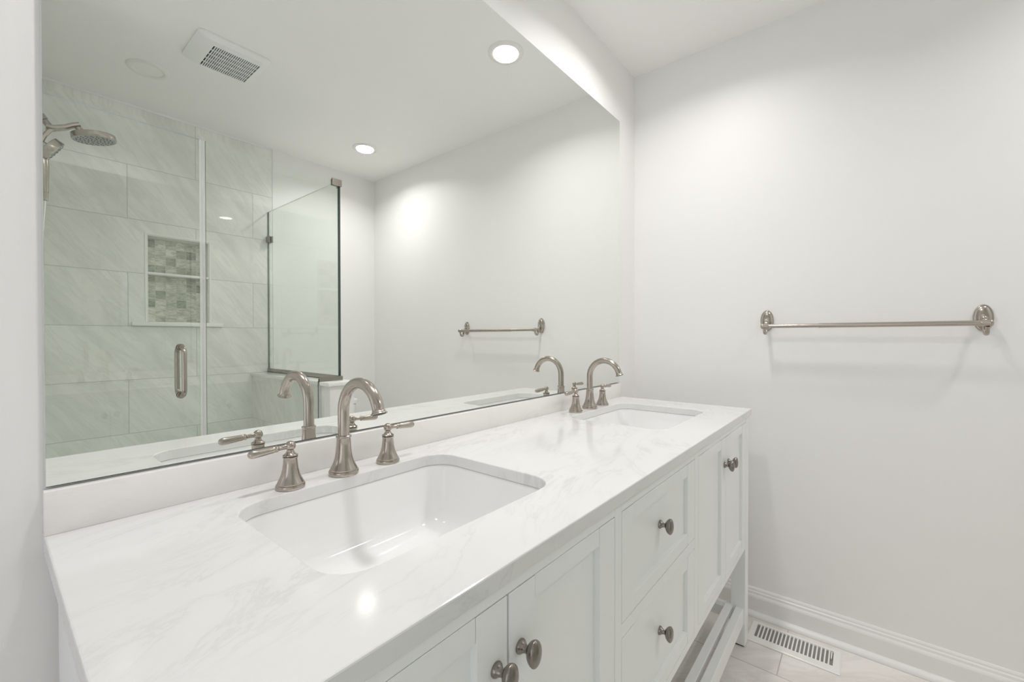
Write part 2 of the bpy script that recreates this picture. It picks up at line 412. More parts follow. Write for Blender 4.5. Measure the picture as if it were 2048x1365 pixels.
# ------------------------------------------------------------------ undermount sinks
def sink(cx, cy, label):
    t = thing('undermount_sink', label, 'sink', (cx, cy, HC-TH), 'undermount sinks in the quartz countertop')
    bm = bmesh.new()
    zt = HC-TH-0.0005
    spec = [(0.022, 0.0, 0.012), (0.0015, 0.0, 0.0), (0.0005, -0.004, 0.0), (-0.002, -0.012, 0.0), (-0.010, -0.060, 0.0), (-0.020, -0.098, 0.004),
            (-0.028, -0.112, 0.006), (-0.042, -0.122, 0.004), (-0.075, -0.127, 0.0), (-0.12, -0.130, -0.012), (-0.14, -0.131, -0.025)]
    L = []
    for off, dz, dr in spec:
        L.append([(x, y, zt+dz) for x, y in rrect(cx, cy, SHX+off, SHY+off, max(0.022, SR+dr+off*0.25), 10)])
    bm_loft(bm, L, cap0=False, cap1=True)
    o = obj('basin', bm, 'porcelain', t, smooth=True, angle=50)
    for p in o.data.polygons: p.use_smooth = True
    md = o.modifiers.new('shell', 'SOLIDIFY'); md.thickness = 0.007; md.offset = -1
    bm = bmesh.new()
    M = Matrix.Translation((cx, cy+0.02, zt-0.1315))
    bm_lathe(bm, [(0.0, 0.0), (0.034, 0.0), (0.034, 0.002), (0.030, 0.0045), (0.022, 0.003), (0.021, 0.0025), (0.019, 0.008), (0.010, 0.011), (0, 0.0115)], 40, M)
    obj('drain', bm, 'brushed_nickel', t, smooth=True)
    return t
sink(*SINKS[0], 'white rectangular undermount sink in the foreground, nearer the camera')
sink(*SINKS[1], 'white rectangular undermount sink at the far end by the right wall')

# ------------------------------------------------------------------ widespread faucets
def faucet(x, y, label, cap):
    t = thing('widespread_faucet', label, 'faucet', (x, y, HC), cap)
    z = HC + 0.0002
    bm = bmesh.new(); M = Matrix.Translation((x, y, z))
    bm_lathe(bm, [(0.0285, 0), (0.0292, 0.0015), (0.0292, 0.0070), (0.0284, 0.0086), (0.0264, 0.0092), (0.0262, 0.0104), (0.0266, 0.0116), (0.0258, 0.0135), (0.0228, 0.0190), (0.0196, 0.0265), (0.0170, 0.036),
                  (0.0153, 0.048), (0.0143, 0.060), (0.0138, 0.0735), (0.0142, 0.0745), (0.0152, 0.0755), (0.0153, 0.0782), (0.0140, 0.0795), (0.0114, 0.0798)], 56, M)
    sp = obj('spout_base', bm, 'brushed_nickel', t, smooth=True, angle=30)
    R = 0.0630; zc = z + 0.1275
    pts = [(x, y, z+0.078), (x, y, z+0.095), (x, y, z+0.115)]; rad = [0.0113]*3
    for i in range(0, 34):
        a = math.radians(180 - i*4.95)
        pts.append((x, y - R - R*math.cos(a), zc + R*math.sin(a))); rad.append(0.0113)
    ex_, ey_, ez_ = pts[-1]
    d = (Vector(pts[-1])-Vector(pts[-2])).normalized()
    for s_, r_ in ((0.001, 0.0114), (0.0035, 0.0120), (0.0060, 0.0132), (0.0080, 0.0152), (0.0092, 0.0158), (0.0100, 0.0150)):
        p = Vector((ex_, ey_, ez_)) + d*s_; pts.append(tuple(p)); rad.append(r_)
    bm = bmesh.new(); bm_tube(bm, pts, rad, 32)
    obj('spout', bm, 'brushed_nickel', t, smooth=True, angle=40)
    p = Vector((ex_, ey_, ez_)) + d*0.0100
    bm = bmesh.new(); M = Matrix.Translation(p) @ d.to_track_quat('Z', 'Y').to_matrix().to_4x4()
    bm_lathe(bm, [(0.0, 0.0), (0.0125, 0.0), (0.0125, 0.0008), (0, 0.001)], 24, M); obj('aerator', bm, 'nozzle_rubber', t)
    for s in (-1, 1):
        hx = x + s*0.1065
        bm = bmesh.new(); M = Matrix.Translation((hx, y, z))
        bm_lathe(bm, [(0.0248, 0), (0.0253, 0.0015), (0.0253, 0.0060), (0.0246, 0.0074), (0.0228, 0.0080), (0.0226, 0.0090), (0.0229, 0.0102), (0.0220, 0.0122), (0.0190, 0.0180), (0.0160, 0.0255), (0.0137, 0.035),
                      (0.0124, 0.046), (0.0119, 0.0545), (0.0122, 0.0555), (0.0129, 0.0565), (0.0129, 0.0582), (0.0118, 0.0588)], 48, M)
        hb = obj('handle_base', bm, 'brushed_nickel', t, smooth=True, angle=30)
        bm = bmesh.new()
        bm_lathe(bm, [(0.0118, 0.0592), (0.0131, 0.0600), (0.0130, 0.0614), (0.0100, 0.0632), (0.0074, 0.0660), (0.0058, 0.0695)]
                     + [(0.0093*math.cos(math.radians(a)), 0.0780+0.0093*math.sin(math.radians(a))) for a in range(-50, 90, 10)] + [(0, 0.0873)], 40, M)
        # lever reaching outward from the ball
        mz = z + 0.0780
        prof = [(0.0048, 0.006), (0.0042, 0.012), (0.0040, 0.020), (0.0048, 0.0225), (0.0062, 0.0236), (0.0064, 0.0256), (0.0052, 0.0272), (0.0060, 0.0295),
                (0.0064, 0.033), (0.0067, 0.042), (0.0073, 0.054), (0.0075, 0.0610), (0.0071, 0.0660), (0.0056, 0.0695), (0.0030, 0.0715), (0, 0.0720)]
        ML = Matrix.Translation((hx, y, mz)) @ Matrix.Rotation(math.radians(90*s+ (3*s)), 4, 'Y')
        bm_lathe(bm, prof, 32, ML)
        obj('lever', bm, 'brushed_nickel', hb, smooth=True, angle=35)
    return t
faucet(0.4155, -0.081, 'brushed nickel gooseneck faucet with two levers behind the foreground sink', 'brushed nickel faucets on the countertop')
faucet(1.4590, -0.073, 'brushed nickel gooseneck faucet with two levers behind the far sink by the right wall', 'brushed nickel faucets on the countertop')

# ------------------------------------------------------------------ vanity cabinet
FY = -0.562                     # face of the frame and doors
VX0, VX1 = 0.0127, 1.8413
VB = HC - 0.531                 # underside of the cabinet box
van = thing('bathroom_vanity', 'white shaker double vanity cabinet with open slatted base against the mirror wall', 'vanity', (0.927, -0.28, 0))
zt = HC - TH - 0.0005
def Z(d): return HC - d
DT, DB = Z(0.045), Z(0.512)
XS = [0.064, 0.367, 0.670, 0.697, 1.147, 1.180, 1.485, 1.788]
bm = bmesh.new()
FT = 0.020
for a, b_ in ((VX0, XS[0]), (XS[2], XS[3]), (XS[4], XS[5]), (XS[7], VX1)):
    bm_box(bm, (a, FY, VB), (b_, FY+FT, zt), 0.0007, 1)
for a, b_ in ((XS[0], XS[2]), (XS[3], XS[4]), (XS[5], XS[7])):
    bm_box(bm, (a, FY+0.0003, DT), (b_, FY+FT, zt), 0.0005, 1); bm_box(bm, (a, FY+0.0003, VB), (b_, FY+FT, DB), 0.0005, 1)
bm_box(bm, (XS[3], FY+0.0003, Z(0.284)), (XS[4], FY+FT, Z(0.258)), 0.0005, 1)
obj('face_frame', bm, 'cabinet_paint', van)
bm = bmesh.new()
bm_box(bm, (VX0+0.0005, FY+FT, VB), (VX0+0.018, -0.022, zt)); bm_box(bm, (VX1-0.018, FY+FT, VB), (VX1-0.0005, -0.022, zt))
bm_box(bm, (VX0+0.018, FY+FT, VB), (VX1-0.018, -0.022, VB+0.016)); bm_box(bm, (VX0+0.018, -0.028, VB+0.016), (VX1-0.018, -0.022, zt))
bm_box(bm, (XS[2]+0.006, FY+FT, VB+0.016), (XS[3]-0.006, -0.028, zt)); bm_box(bm, (XS[4]+0.006, FY+FT, VB+0.016), (XS[5]-0.006, -0.028, zt))
obj('case', bm, 'cabinet_paint', van)
G = 0.0018
def shaker(name, x0, x1, z0, z1, stile, rail, knob):
    x0 += G; x1 -= G; z0 += G; z1 -= G
    bm = bmesh.new(); y0, y1 = FY, FY+0.019
    bm_box(bm, (x0, y0, z0), (x0+stile, y1, z1), 0.0008, 1); bm_box(bm, (x1-stile, y0, z0), (x1, y1, z1), 0.0008, 1)
    bm_box(bm, (x0+stile+0.0005, y0+0.0008, z1-rail), (x1-stile-0.0005, y1, z1), 0.0009, 1); bm_box(bm, (x0+stile+0.0005, y0+0.0008, z0), (x1-stile-0.0005, y1, z0+rail), 0.0009, 1)
    bm_box(bm, (x0+stile-0.002, y0+0.010, z0+rail-0.002), (x1-stile+0.002, y1-0.001, z1-rail+0.002))
    d = obj(name, bm, 'cabinet_paint', van)
    kx, kz = knob
    yk = FY if (kx < x0+stile or kx > x1-stile) else FY+0.010
    bm = bmesh.new()
    M = Matrix.Translation((kx, yk, kz)) @ Matrix.Rotation(math.radians(90), 4, 'X')
    bm_lathe(bm, [(0.0095, 0), (0.0098, 0.0015), (0.0090, 0.0028), (0.0090, 0.0034), (0.0070, 0.0055), (0.0050, 0.0090), (0.0044, 0.0130), (0.0048, 0.0165)], 32, M)
    c = Vector((kx, yk-0.0245, kz)); K = [] 
    for i in range(1, 16):
        a = -math.pi/2 + math.pi*i/16
        dy = math.sin(a)*(0.0125 if a < 0 else 0.0062); rr = math.cos(a) if a >= 0 else math.cos(a)**1.25
        rx = max(0.0122*rr, 0.0044 if a < 0 else 0); rz = max(0.0178*rr, 0.0044 if a < 0 else 0)
        K.append([(c.x+rx*math.cos(2*math.pi*k/32), c.y-dy, c.z+rz*math.sin(2*math.pi*k/32)) for k in range(32)])
    bm_loft(bm, K)
    obj('knob', bm, 'dark_nickel', d, smooth=True, angle=45)
    return d
KZ = Z(0.125)
shaker('door', XS[0], XS[1], DB, DT, 0.056, 0.031, (XS[1]-0.024, KZ-0.002))
shaker('door', XS[1], XS[2], DB, DT, 0.056, 0.031, (XS[1]+0.024, KZ))
shaker('door', XS[5], XS[6], DB, DT, 0.056, 0.031, (XS[6]-0.024, KZ-0.008))
shaker('door', XS[6], XS[7], DB, DT, 0.056, 0.031, (XS[6]+0.026, KZ-0.008))
shaker('drawer', XS[3], XS[4], Z(0.258), DT, 0.056, 0.031, (0.918, Z(0.145)))
shaker('drawer', XS[3], XS[4], DB, Z(0.284), 0.056, 0.031, (0.918, Z(0.388)))
for lx in (VX0, VX1-0.053):
    for ly in (FY, -0.072):
        box_obj('leg', (lx, ly, 0.006), (lx+0.053, ly+0.050, VB), 'cabinet_paint', van, 0.001, 1)
        box_obj('foot_pad', (lx+0.006, ly+0.006, 0.0), (lx+0.047, ly+0.044, 0.006), 'dark_gap', van)
LX0, LX1 = VX0+0.053, VX1-0.053
bm = bmesh.new()
bm_box(bm, (LX0, -0.556, Z(0.826)), (LX1, -0.530, Z(0.764)), 0.0012, 1); obj('shelf_rail', bm, 'cabinet_paint', van)
bm = bmesh.new(); bm_box(bm, (LX0, -0.062, Z(0.826)), (LX1, -0.036, Z(0.764)), 0.0012, 1); obj('shelf_rail', bm, 'cabinet_paint', van)
for lx in (LX0-0.03, LX1+0.005):
    bm = bmesh.new(); bm_box(bm, (lx, -0.512, Z(0.826)), (lx+0.025, -0.072, Z(0.786)), 0.001); obj('side_stretcher', bm, 'cabinet_paint', van)
for ys in (-0.519, -0.440, -0.366, -0.292, -0.218, -0.144):
    bm = bmesh.new(); bm_box(bm, (LX0-0.02, ys, Z(0.784)), (LX1+0.02, ys+0.026, Z(0.764)), 0.0012, 1); obj('shelf_slat', bm, 'cabinet_paint', van)

# ------------------------------------------------------------------ towel bar on the right wall
tb = thing('towel_bar', 'brushed nickel towel bar with oval plates on the right wall', 'towel bar', (XR, -0.905, HC+0.345))
BX, BZ = 1.985, HC+0.3255
for yc, zc_ in ((-0.592, HC+0.350), (-1.218, HC+0.344)):
    bm = bmesh.new()
    L = []
    for (sx, sz, dx) in ((1.0, 1.0, 0.0), (1.0, 1.0, 0.003), (0.94, 0.965, 0.0065), (0.86, 0.92, 0.0075), (0.78, 0.865, 0.0075), (0.66, 0.78, 0.0105), (0.42, 0.5, 0.0135), (0.15, 0.2, 0.0145)):
        L.append([(XR-dx, yc+0.0245*sx*math.cos(2*math.pi*k/48), zc_+0.045*sz*math.sin(2*math.pi*k/48)) for k in range(48)])
    bm_loft(bm, L); pl = obj('wall_plate', bm, 'brushed_nickel', tb, smooth=True, angle=28)
    bm = bmesh.new()
    s0 = 1 if yc > -0.9 else -1
    ye = yc
    pts = [(XR-0.012, yc, zc_-0.004), (XR-0.020, yc, zc_-0.004), (XR-0.028, yc, zc_-0.010), (XR-0.033, yc, zc_-0.024), (XR-0.036, yc, zc_-0.040), (XR-0.043, yc, zc_-0.051),
           (XR-0.053, yc, zc_-0.052), (XR-0.062, yc, zc_-0.044), (XR-0.067, yc, zc_-0.030)]
    # resample smoothly
    P_ = []
    for i in range(len(pts)-1):
        p0 = Vector(pts[max(i-1, 0)]); p1 = Vector(pts[i]); p2 = Vector(pts[i+1]); p3 = Vector(pts[min(i+2, len(pts)-1)])
        for k in range(6):
            u = k/6; P_.append(0.5*((2*p1)+(-p0+p2)*u+(2*p0-5*p1+4*p2-p3)*u*u+(-p0+3*p1-3*p2+p3)*u**3))
    P_.append(Vector(pts[-1]))
    n_ = len(P_); rr = [0.0050 + 0.0022*math.sin(math.pi*i/(n_-1)) for i in range(n_)]
    bm_tube(bm, P_, rr, 20)
    bm_lathe(bm, [(0, -0.009)] + [(0.009*math.cos(math.radians(a)), 0.009*math.sin(math.radians(a))) for a in range(-75, 90, 15)] + [(0, 0.009)], 28, Matrix.Translation((XR-0.020, yc, zc_-0.002)))
    obj('bracket_arm', bm, 'brushed_nickel', pl, smooth=True, angle=50)
    bm = bmesh.new()
    M = Matrix.Translation((BX, yc, BZ)) @ Matrix.Rotation(math.radians(-90*s0), 4, 'X')
    bm_lathe(bm, [(0.0095, -0.016), (0.0105, -0.013), (0.0105, 0.003), (0.0112, 0.005), (0.0112, 0.008), (0.0095, 0.011), (0.0060, 0.013), (0, 0.0135)], 32, M)
    obj('end_socket', bm, 'brushed_nickel', tb, smooth=True, angle=40)
bm = bmesh.new(); bm_tube(bm, [(BX, -0.60, BZ), (BX, -0.78, BZ)], 0.0076, 28); obj('rod', bm, 'brushed_nickel', tb, smooth=True)
bm = bmesh.new(); bm_tube(bm, [(BX, -0.775, BZ), (BX, -1.21, BZ)], 0.0088, 28); obj('rod', bm, 'brushed_nickel', tb, smooth=True)

# ------------------------------------------------------------------ floor register
rx0, rx1, ry0, ry1 = 1.846, 1.990, -0.852, -0.552
vt = thing('floor_register', 'white metal floor vent register set in the tile beside the baseboard', 'vent', ((rx0+rx1)/2, (ry0+ry1)/2, 0))
sx0, sx1, sy0, sy1 = rx0+0.034, rx1-0.020, -0.828, -0.576
bm = bmesh.new(); zb, zp = 0.0005, 0.006
def frame_piece(lo, hi): bm_box(bm, lo, hi)
outer_ = rrect((rx0+rx1)/2, (ry0+ry1)/2, (rx1-rx0)/2, (ry1-ry0)/2, 0.006, 4)
inn_ = rrect((sx0+sx1)/2, (sy0+sy1)/2, (sx1-sx0)/2, (sy1-sy0)/2, 0.0015, 4)
L = [[(x, y, zb) for x, y in outer_], [(x, y, zb+0.002) for x, y in outer_],
     [((x-(rx0+rx1)/2)*0.93+(rx0+rx1)/2, (y-(ry0+ry1)/2)*0.965+(ry0+ry1)/2, zp) for x, y in outer_], [(x, y, zp) for x, y in inn_], [(x, y, zb) for x, y in inn_]]
bm_loft(bm, L, cap0=False, cap1=False)
obj('frame', bm, 'enamel_white', vt, smooth=True, angle=25)
bm = bmesh.new(); bm_box(bm, (sx0-0.004, sy0-0.004, 0.0002), (sx1+0.004, sy1+0.004, 0.0008)); obj('duct_opening', bm, 'duct_grey', vt)
ns = 20; pitch = (sy1-sy0)/ns
for k in range(1, ns):
    yk = sy0 + k*pitch
    bm = bmesh.new(); bm_box(bm, (sx0, yk-0.0026, 0.0012), (sx1, yk+0.0026, zp-0.0004), 0.0005, 1); obj('louver', bm, 'enamel_white', vt)
bm = bmesh.new(); bm_box(bm, (sx1-0.050, sy0+0.0035, 0.002), (sx1-0.012, sy0+pitch-0.005, zp+0.004), 0.001); obj('damper_lever', bm, 'enamel_white', vt)

# ------------------------------------------------------------------ ceiling fittings
def downlight(x, y, lit, label):
    t = thing('recessed_downlight', label, 'ceiling light', (x, y, CEIL), 'recessed downlights in the ceiling')
    bm = bmesh.new(); M = Matrix.Translation((x, y, CEIL)) @ Matrix.Rotation(math.pi, 4, 'X')
    bm_lathe(bm, [(0.084, 0.0), (0.084, 0.0015), (0.080, 0.005), (0.070, 0.0075), (0.064, 0.0075), (0.0585, 0.0045), (0.0585, 0.001)], 56, M, cap=False)
    obj('trim_ring', bm, 'enamel_white', t, smooth=True, angle=30)
    bm = bmesh.new(); bm_lathe(bm, [(0.0585, 0.001), (0.0585, 0.003), (0.04, 0.0038), (0, 0.0042)], 48, M)
    obj('lens', bm, 'lamp_lens' if lit else 'lamp_lens_unlit', t, smooth=True)
downlight(*LIGHTS[0], True, 'lit recessed ceiling light above the far sink, largest bright one in the mirror')
downlight(*LIGHTS[1], True, 'lit recessed ceiling light above the foreground sink, only glinting on the countertop')
downlight(*LIGHTS[2], True, 'lit recessed ceiling light near the rear corner of the room, smaller in the mirror')
downlight(0.468, -1.838, False, 'unlit recessed ceiling light over the shower beside the exhaust fan')

ef = thing('exhaust_fan', 'white square ceiling exhaust fan cover with dark slots seen in the mirror', 'exhaust fan', (0.68, -1.428, CEIL))
ex0, ex1, ey0, ey1 = 0.535, 0.828, -1.562, -1.294
zf = CEIL-0.026
bm = bmesh.new()
gx0, gx1, gy0, gy1 = 0.603, 0.793, -1.545, -1.345
cxm, cym = (ex0+ex1)/2, (ey0+ey1)/2
o_ = rrect(cxm, cym, (ex1-ex0)/2, (ey1-ey0)/2, 0.022, 6)
i2 = rrect(cxm, cym, (ex1-ex0)/2-0.035, (ey1-ey0)/2-0.012, 0.014, 6)
i3 = rrect((gx0+gx1)/2, (gy0+gy1)/2, (gx1-gx0)/2, (gy1-gy0)/2, 0.001, 6)
bm_loft(bm, [[(x, y, CEIL-0.0005) for x, y in o_], [(x, y, CEIL-0.010) for x, y in o_], [(x, y, zf) for x, y in i2], [(x, y, zf) for x, y in i3], [(x, y, zf+0.006) for x, y in i3]], cap0=False, cap1=False)
obj('cover', bm, 'plastic_white', ef, smooth=True, angle=30)
bm = bmesh.new(); bm_box(bm, (gx0-0.003, gy0-0.003, zf+0.006), (gx1+0.003, gy1+0.003, zf+0.008)); obj('dark_cavity', bm, 'dark_gap', ef)
nf = 23; pf = (gx1-gx0)/nf
bm = bmesh.new()
for k in range(1, nf):
    xk = gx0+k*pf; bm_box(bm, (xk-0.0018, gy0, zf), (xk+0.0018, gy1, zf+0.005))
for j in range(1, 5):
    yk = gy0+(gy1-gy0)*(j-0.0)/5; bm_box(bm, (gx0, yk-0.0016, zf+0.0005), (gx1, yk+0.0016, zf+0.0045))
obj('grille', bm, 'plastic_white', ef)

# ------------------------------------------------------------------ shower niche
ni = thing('shower_niche', 'recessed two-tier shower niche with green-grey marble mosaic in the rear tile wall', 'niche', ((NX0+NX1)/2, YR, NZ0))
box_obj('mosaic_back', (NX0+0.002, YR-ND-0.010, NZ0), (NX1-0.002, YR-ND, NZ1), 'mosaic', ni)
bm = bmesh.new()
bm_box(bm, (NX0+0.0005, YR-ND, NZ0), (NX0+0.008, TY-0.0005, NZ1)); bm_box(bm, (NX1-0.008, YR-ND, NZ0), (NX1-0.0005, TY-0.0005, NZ1)); bm_box(bm, (NX0+0.008, YR-ND, NZ1-0.008), (NX1-0.008, TY-0.0005, NZ1-0.0005))
obj('jamb_lining', bm, 'tile_side', ni)
bm = bmesh.new()
for lo, hi in (((NX0-0.006, TY+0.0001, NZ0+0.0002), (NX0+0.002, TY+0.003, NZ1-0.002)), ((NX1-0.002, TY+0.0001, NZ0+0.0002), (NX1+0.006, TY+0.003, NZ1-0.002)), ((NX0-0.006, TY+0.0001, NZ1-0.0018), (NX1+0.006, TY+0.003, NZ1+0.006))):
    bm_box(bm, lo, hi)
obj('edge_trim', bm, 'marble_white', ni)
box_obj('shelf', (NX0+0.008, YR-ND, HC+0.652), (NX1-0.008, TY+0.002, HC+0.665), 'marble_white', ni, 0.001)
box_obj('sill', (0.478, TY-0.0002, HC+0.350), (0.925, TY+0.020, NZ0), 'marble_white', ni, 0.0015)
box_obj('sill_ledge', (NX0+0.008, YR-ND, NZ0), (NX1-0.008, TY, NZ0+0.003), 'marble_white', ni)

# ------------------------------------------------------------------ shower glass
GY, GZ1, GT = -1.372, HC+1.156, 0.010
GX1 = 1.212
def glass_panel(o, thin):
    # large faces are clear; the narrow ground edges are dark green
    for p in o.data.polygons:
        n = p.normal
        big = abs(n[thin]) > 0.9
        p.material_index = 0 if big else (2 if n.z > 0.9 else 1)
en = thing('shower_enclosure', 'frameless clear glass shower enclosure, fixed front and side panels around the tiled shower', 'shower enclosure', (0.9, GY, 0.10))
bm = bmesh.new()      # front fixed panel, notched over the knee wall
pr = [(0.576, 0.104), (KX0-0.0155, 0.104), (KX0-0.0155, HC+0.046), (GX1, HC+0.046), (GX1, GZ1), (0.576, GZ1)]
bm_prism(bm, pr, 'xz', GY-GT, GY)
fp = obj('front_panel', bm, ['shower_glass', 'glass_edge', 'glass_top_edge'], en); glass_panel(fp, 1)
for p in fp.data.polygons:
    if p.normal.z > 0.9: p.material_index = 0
bm = bmesh.new(); bm_box(bm, (GX1-GT, TY+0.003, HC+0.046), (GX1, GY-GT-0.0005, GZ1))
rp = obj('return_panel', bm, ['shower_glass', 'glass_edge', 'glass_top_edge'], en); glass_panel(rp, 0)
# metal channels and clamps
bm = bmesh.new(); bm_box(bm, (GX1-GT-0.005, TY, HC+0.0425), (GX1-GT-0.0005, GY-GT-0.001, HC+0.066)); bm_box(bm, (GX1+0.0005, TY, HC+0.0425), (GX1+0.005, GY-GT-0.001, HC+0.066)); bm_box(bm, (GX1-GT-0.005, TY, HC+0.0425), (GX1+0.005, GY-GT-0.001, HC+0.0455))
obj('bottom_channel', bm, 'satin_steel', en)
bm = bmesh.new(); bm_box(bm, (KX0-0.013, GY+0.0005, HC+0.0425), (GX1+0.008, GY+0.007, HC+0.066), 0.0008, 1); bm_box(bm, (KX0-0.010, GY-GT-0.006, HC+0.0425), (GX1+0.006, GY-GT-0.0008, HC+0.058)); bm_box(bm, (KX0-0.013, GY-GT-0.003, HC+0.0425), (GX1+0.008, GY+0.003, HC+0.0455))
obj('corner_channel', bm, 'satin_steel', en)
bm = bmesh.new(); bm_box(bm, (GX1-0.050, GY+0.0006, GZ1-0.034), (GX1+0.003, GY+0.008, GZ1+0.004), 0.001, 1); bm_box(bm, (GX1-0.045, GY-GT-0.008, GZ1-0.032), (GX1-GT-0.001, GY-GT-0.0006, GZ1+0.002)); bm_box(bm, (GX1-0.050, GY-0.003, GZ1+0.0006), (GX1+0.003, GY+0.003, GZ1+0.004))
bm_box(bm, (GX1+0.0006, GY-0.045, GZ1-0.032), (GX1+0.006, GY+0.007, GZ1+0.003))
obj('corner_clamp', bm, 'satin_steel', en)
bm = bmesh.new(); bm_box(bm, (GX1+0.0006, TY+0.0005, HC+0.94), (GX1+0.009, TY+0.045, HC+0.985), 0.001, 1); bm_box(bm, (GX1-GT-0.009, TY+0.0005, HC+0.94), (GX1-GT-0.0006, TY+0.045, HC+0.985), 0.001, 1)
obj('wall_clamp', bm, 'dark_nickel', en)
# swinging door
dr = thing('shower_door', 'frameless clear glass shower door with a nickel pull handle, left of the fixed panel', 'shower door', (0.29, GY, 0.10))
bm = bmesh.new(); bm_box(bm, (0.005, GY-GT, 0.112), (0.562, GY, GZ1))
dg = obj('door_panel', bm, ['shower_glass', 'glass_edge', 'glass_top_edge'], dr); glass_panel(dg, 1)
bm = bmesh.new(); bm_box(bm, (0.5625, GY-GT-0.001, 0.115), (0.5745, GY+0.002, GZ1-0.001), 0.002, 2); bm_box(bm, (0.552, GY+0.0004, 0.115), (0.5625, GY+0.002, GZ1-0.001))
obj('edge_seal', bm, 'clear_seal', dr, smooth=True)
hxh, hz0, hz1 = 0.482, HC+0.034, HC+0.240
bm = bmesh.new()
for s in (1, -1):
    y0 = GY+0.0005 if s > 0 else GY-GT-0.0005; RR = 0.030; yo = y0 + s*0.049
    pts = [(hxh, y0, hz1)]
    pts += [(hxh, y0+s*0.014, hz1)]
    for i in range(0, 10):
        a = math.radians(90 - 10*i); pts.append((hxh, yo - s*RR + s*RR*math.cos(a), hz1 - RR + RR*math.sin(a)))
    pts.append((hxh, yo, (hz0+hz1)/2))
    for i in range(0, 10):
        a = math.radians(-10*i); pts.append((hxh, yo - s*RR + s*RR*math.cos(a), hz0 + RR + RR*math.sin(a)))
    pts += [(hxh, y0+s*0.014, hz0), (hxh, y0, hz0)]
    bm_tube(bm, pts, 0.0092, 24)
    for zz in (hz0, hz1):
        M = Matrix.Translation((hxh, y0, zz)) @ Matrix.Rotation(math.radians(-90*s), 4, 'X')
        bm_lathe(bm, [(0.0145, 0), (0.0145, 0.003), (0.0135, 0.004)], 28, M)
obj('pull_handle', bm, 'brushed_nickel', dr, smooth=True, angle=45)
for zz in (0.42, 1.78):
    bm = bmesh.new(); bm_box(bm, (0.0005, GY+0.0005, zz-0.045), (0.055, GY+0.008, zz+0.045), 0.001, 1); bm_box(bm, (0.0005, GY-GT-0.008, zz-0.045), (0.055, GY-GT-0.0005, zz+0.045), 0.001, 1)
    obj('hinge', bm, 'satin_steel', dr)

# ------------------------------------------------------------------ dual shower head on the left shower wall
SY = -1.83
sh = thing('dual_shower_head', 'brushed nickel dual shower head with round rain head and hand shower on a hose', 'shower head', (0.0, SY, HC+1.26))
bm = bmesh.new()
bm_lathe(bm, [(0.030, 0.0003), (0.030, 0.003), (0.020, 0.010), (0.0115, 0.013)], 36, Matrix.Translation((0, SY, HC+1.335)) @ Matrix.Rotation(math.radians(90), 4, 'Y'))
bm_tube(bm, [(0.002, SY, HC+1.335), (0.035, SY, HC+1.334), (0.055, SY, HC+1.312), (0.080, SY, HC+1.270), (0.108, SY, HC+1.228)], 0.0095, 24)
obj('shower_arm', bm, 'brushed_nickel', sh, smooth=True)
bm = bmesh.new()
d = Vector((0.6, 0, -0.8)).normalized(); M = Matrix.Translation((0.104, SY, HC+1.234)) @ d.to_track_quat('Z', 'Y').to_matrix().to_4x4()
bm_lathe(bm, [(0.013, 0), (0.0155, 0.002), (0.0155, 0.022), (0.012, 0.024), (0.012, 0.055)], 28, M)
obj('diverter_nut', bm, 'satin_steel', sh, smooth=True)
def slab_arm(pts, w, h):
    bm = bmesh.new(); L = []
    for i, p in enumerate(pts):
        p = Vector(p); a = Vector(pts[max(i-1, 0)]); b_ = Vector(pts[min(i+1, len(pts)-1)]); tn = (b_-a).normalized()
        sd = Vector((0, 1, 0)); nm = tn.cross(sd)
        L.append([tuple(p + sd*u + nm*v) for u, v in rrect(0, 0, w/2, h/2, min(w, h)*0.35, 4)])
    bm_loft(bm, L); return bm
bm = slab_arm([(0.122, SY, HC+1.190), (0.140, SY, HC+1.190), (0.158, SY, HC+1.196), (0.18, SY, HC+1.207), (0.203, SY, HC+1.223), (0.224, SY, HC+1.234)], 0.042, 0.018)
obj('bracket', bm, 'brushed_nickel', sh, smooth=True)
bm = slab_arm([(0.148, SY, HC+1.188), (0.135, SY, HC+1.180), (0.118, SY, HC+1.150), (0.108, SY, HC+1.12)], 0.028, 0.016)
bm_lathe(bm, [(0.016, 0), (0.018, 0.003), (0.018, 0.026), (0.014, 0.030)], 28, Matrix.Translation((0.095, SY, HC+1.115)) @ Vector((0.85, 0, -0.45)).normalized().to_track_quat('Z', 'Y').to_matrix().to_4x4())
obj('holder', bm, 'brushed_nickel', sh, smooth=True)
# rain head
hd = Vector((0.165, 0.0, -1)).normalized()
M = Matrix.Translation((0.270, SY, HC+1.206)) @ hd.to_track_quat('Z', 'Y').to_matrix().to_4x4()
bm = bmesh.new()
bm_tube(bm, [(0.214, SY, HC+1.232), (0.224, SY, HC+1.218), (0.234, SY, HC+1.203)], 0.0125, 20)
bm_lathe(bm, [(0.0, 0.0), (0.0745, 0.0), (0.0765, 0.0015), (0.0772, 0.019), (0.0755, 0.0235), (0.070, 0.0245)], 60, M, cap=False)
rh = obj('rain_head', bm, 'brushed_nickel', sh, smooth=True, angle=40)
bm = bmesh.new(); bm_lathe(bm, [(0.0705, 0.0225), (0.0705, 0.0242), (0, 0.0246)], 48, M); obj('spray_face', bm, 'head_face', rh, smooth=True)
def nozzles(Mx, rings, z, r):
    bm = bmesh.new()
    for rad_, cnt, off in rings:
        for k in range(cnt):
            a = 2*math.pi*(k+off)/cnt
            bm_lathe(bm, [(r, 0), (r*0.7, 0.0022)], 8, Mx @ Matrix.Translation((rad_*math.cos(a), rad_*math.sin(a), z)))
    return bm
obj('nozzles', nozzles(M, [(0.010, 4, 0), (0.022, 8, 0.3), (0.035, 12, 0), (0.048, 16, 0.4), (0.061, 20, 0)], 0.0244, 0.0030), 'nozzle_rubber', rh)
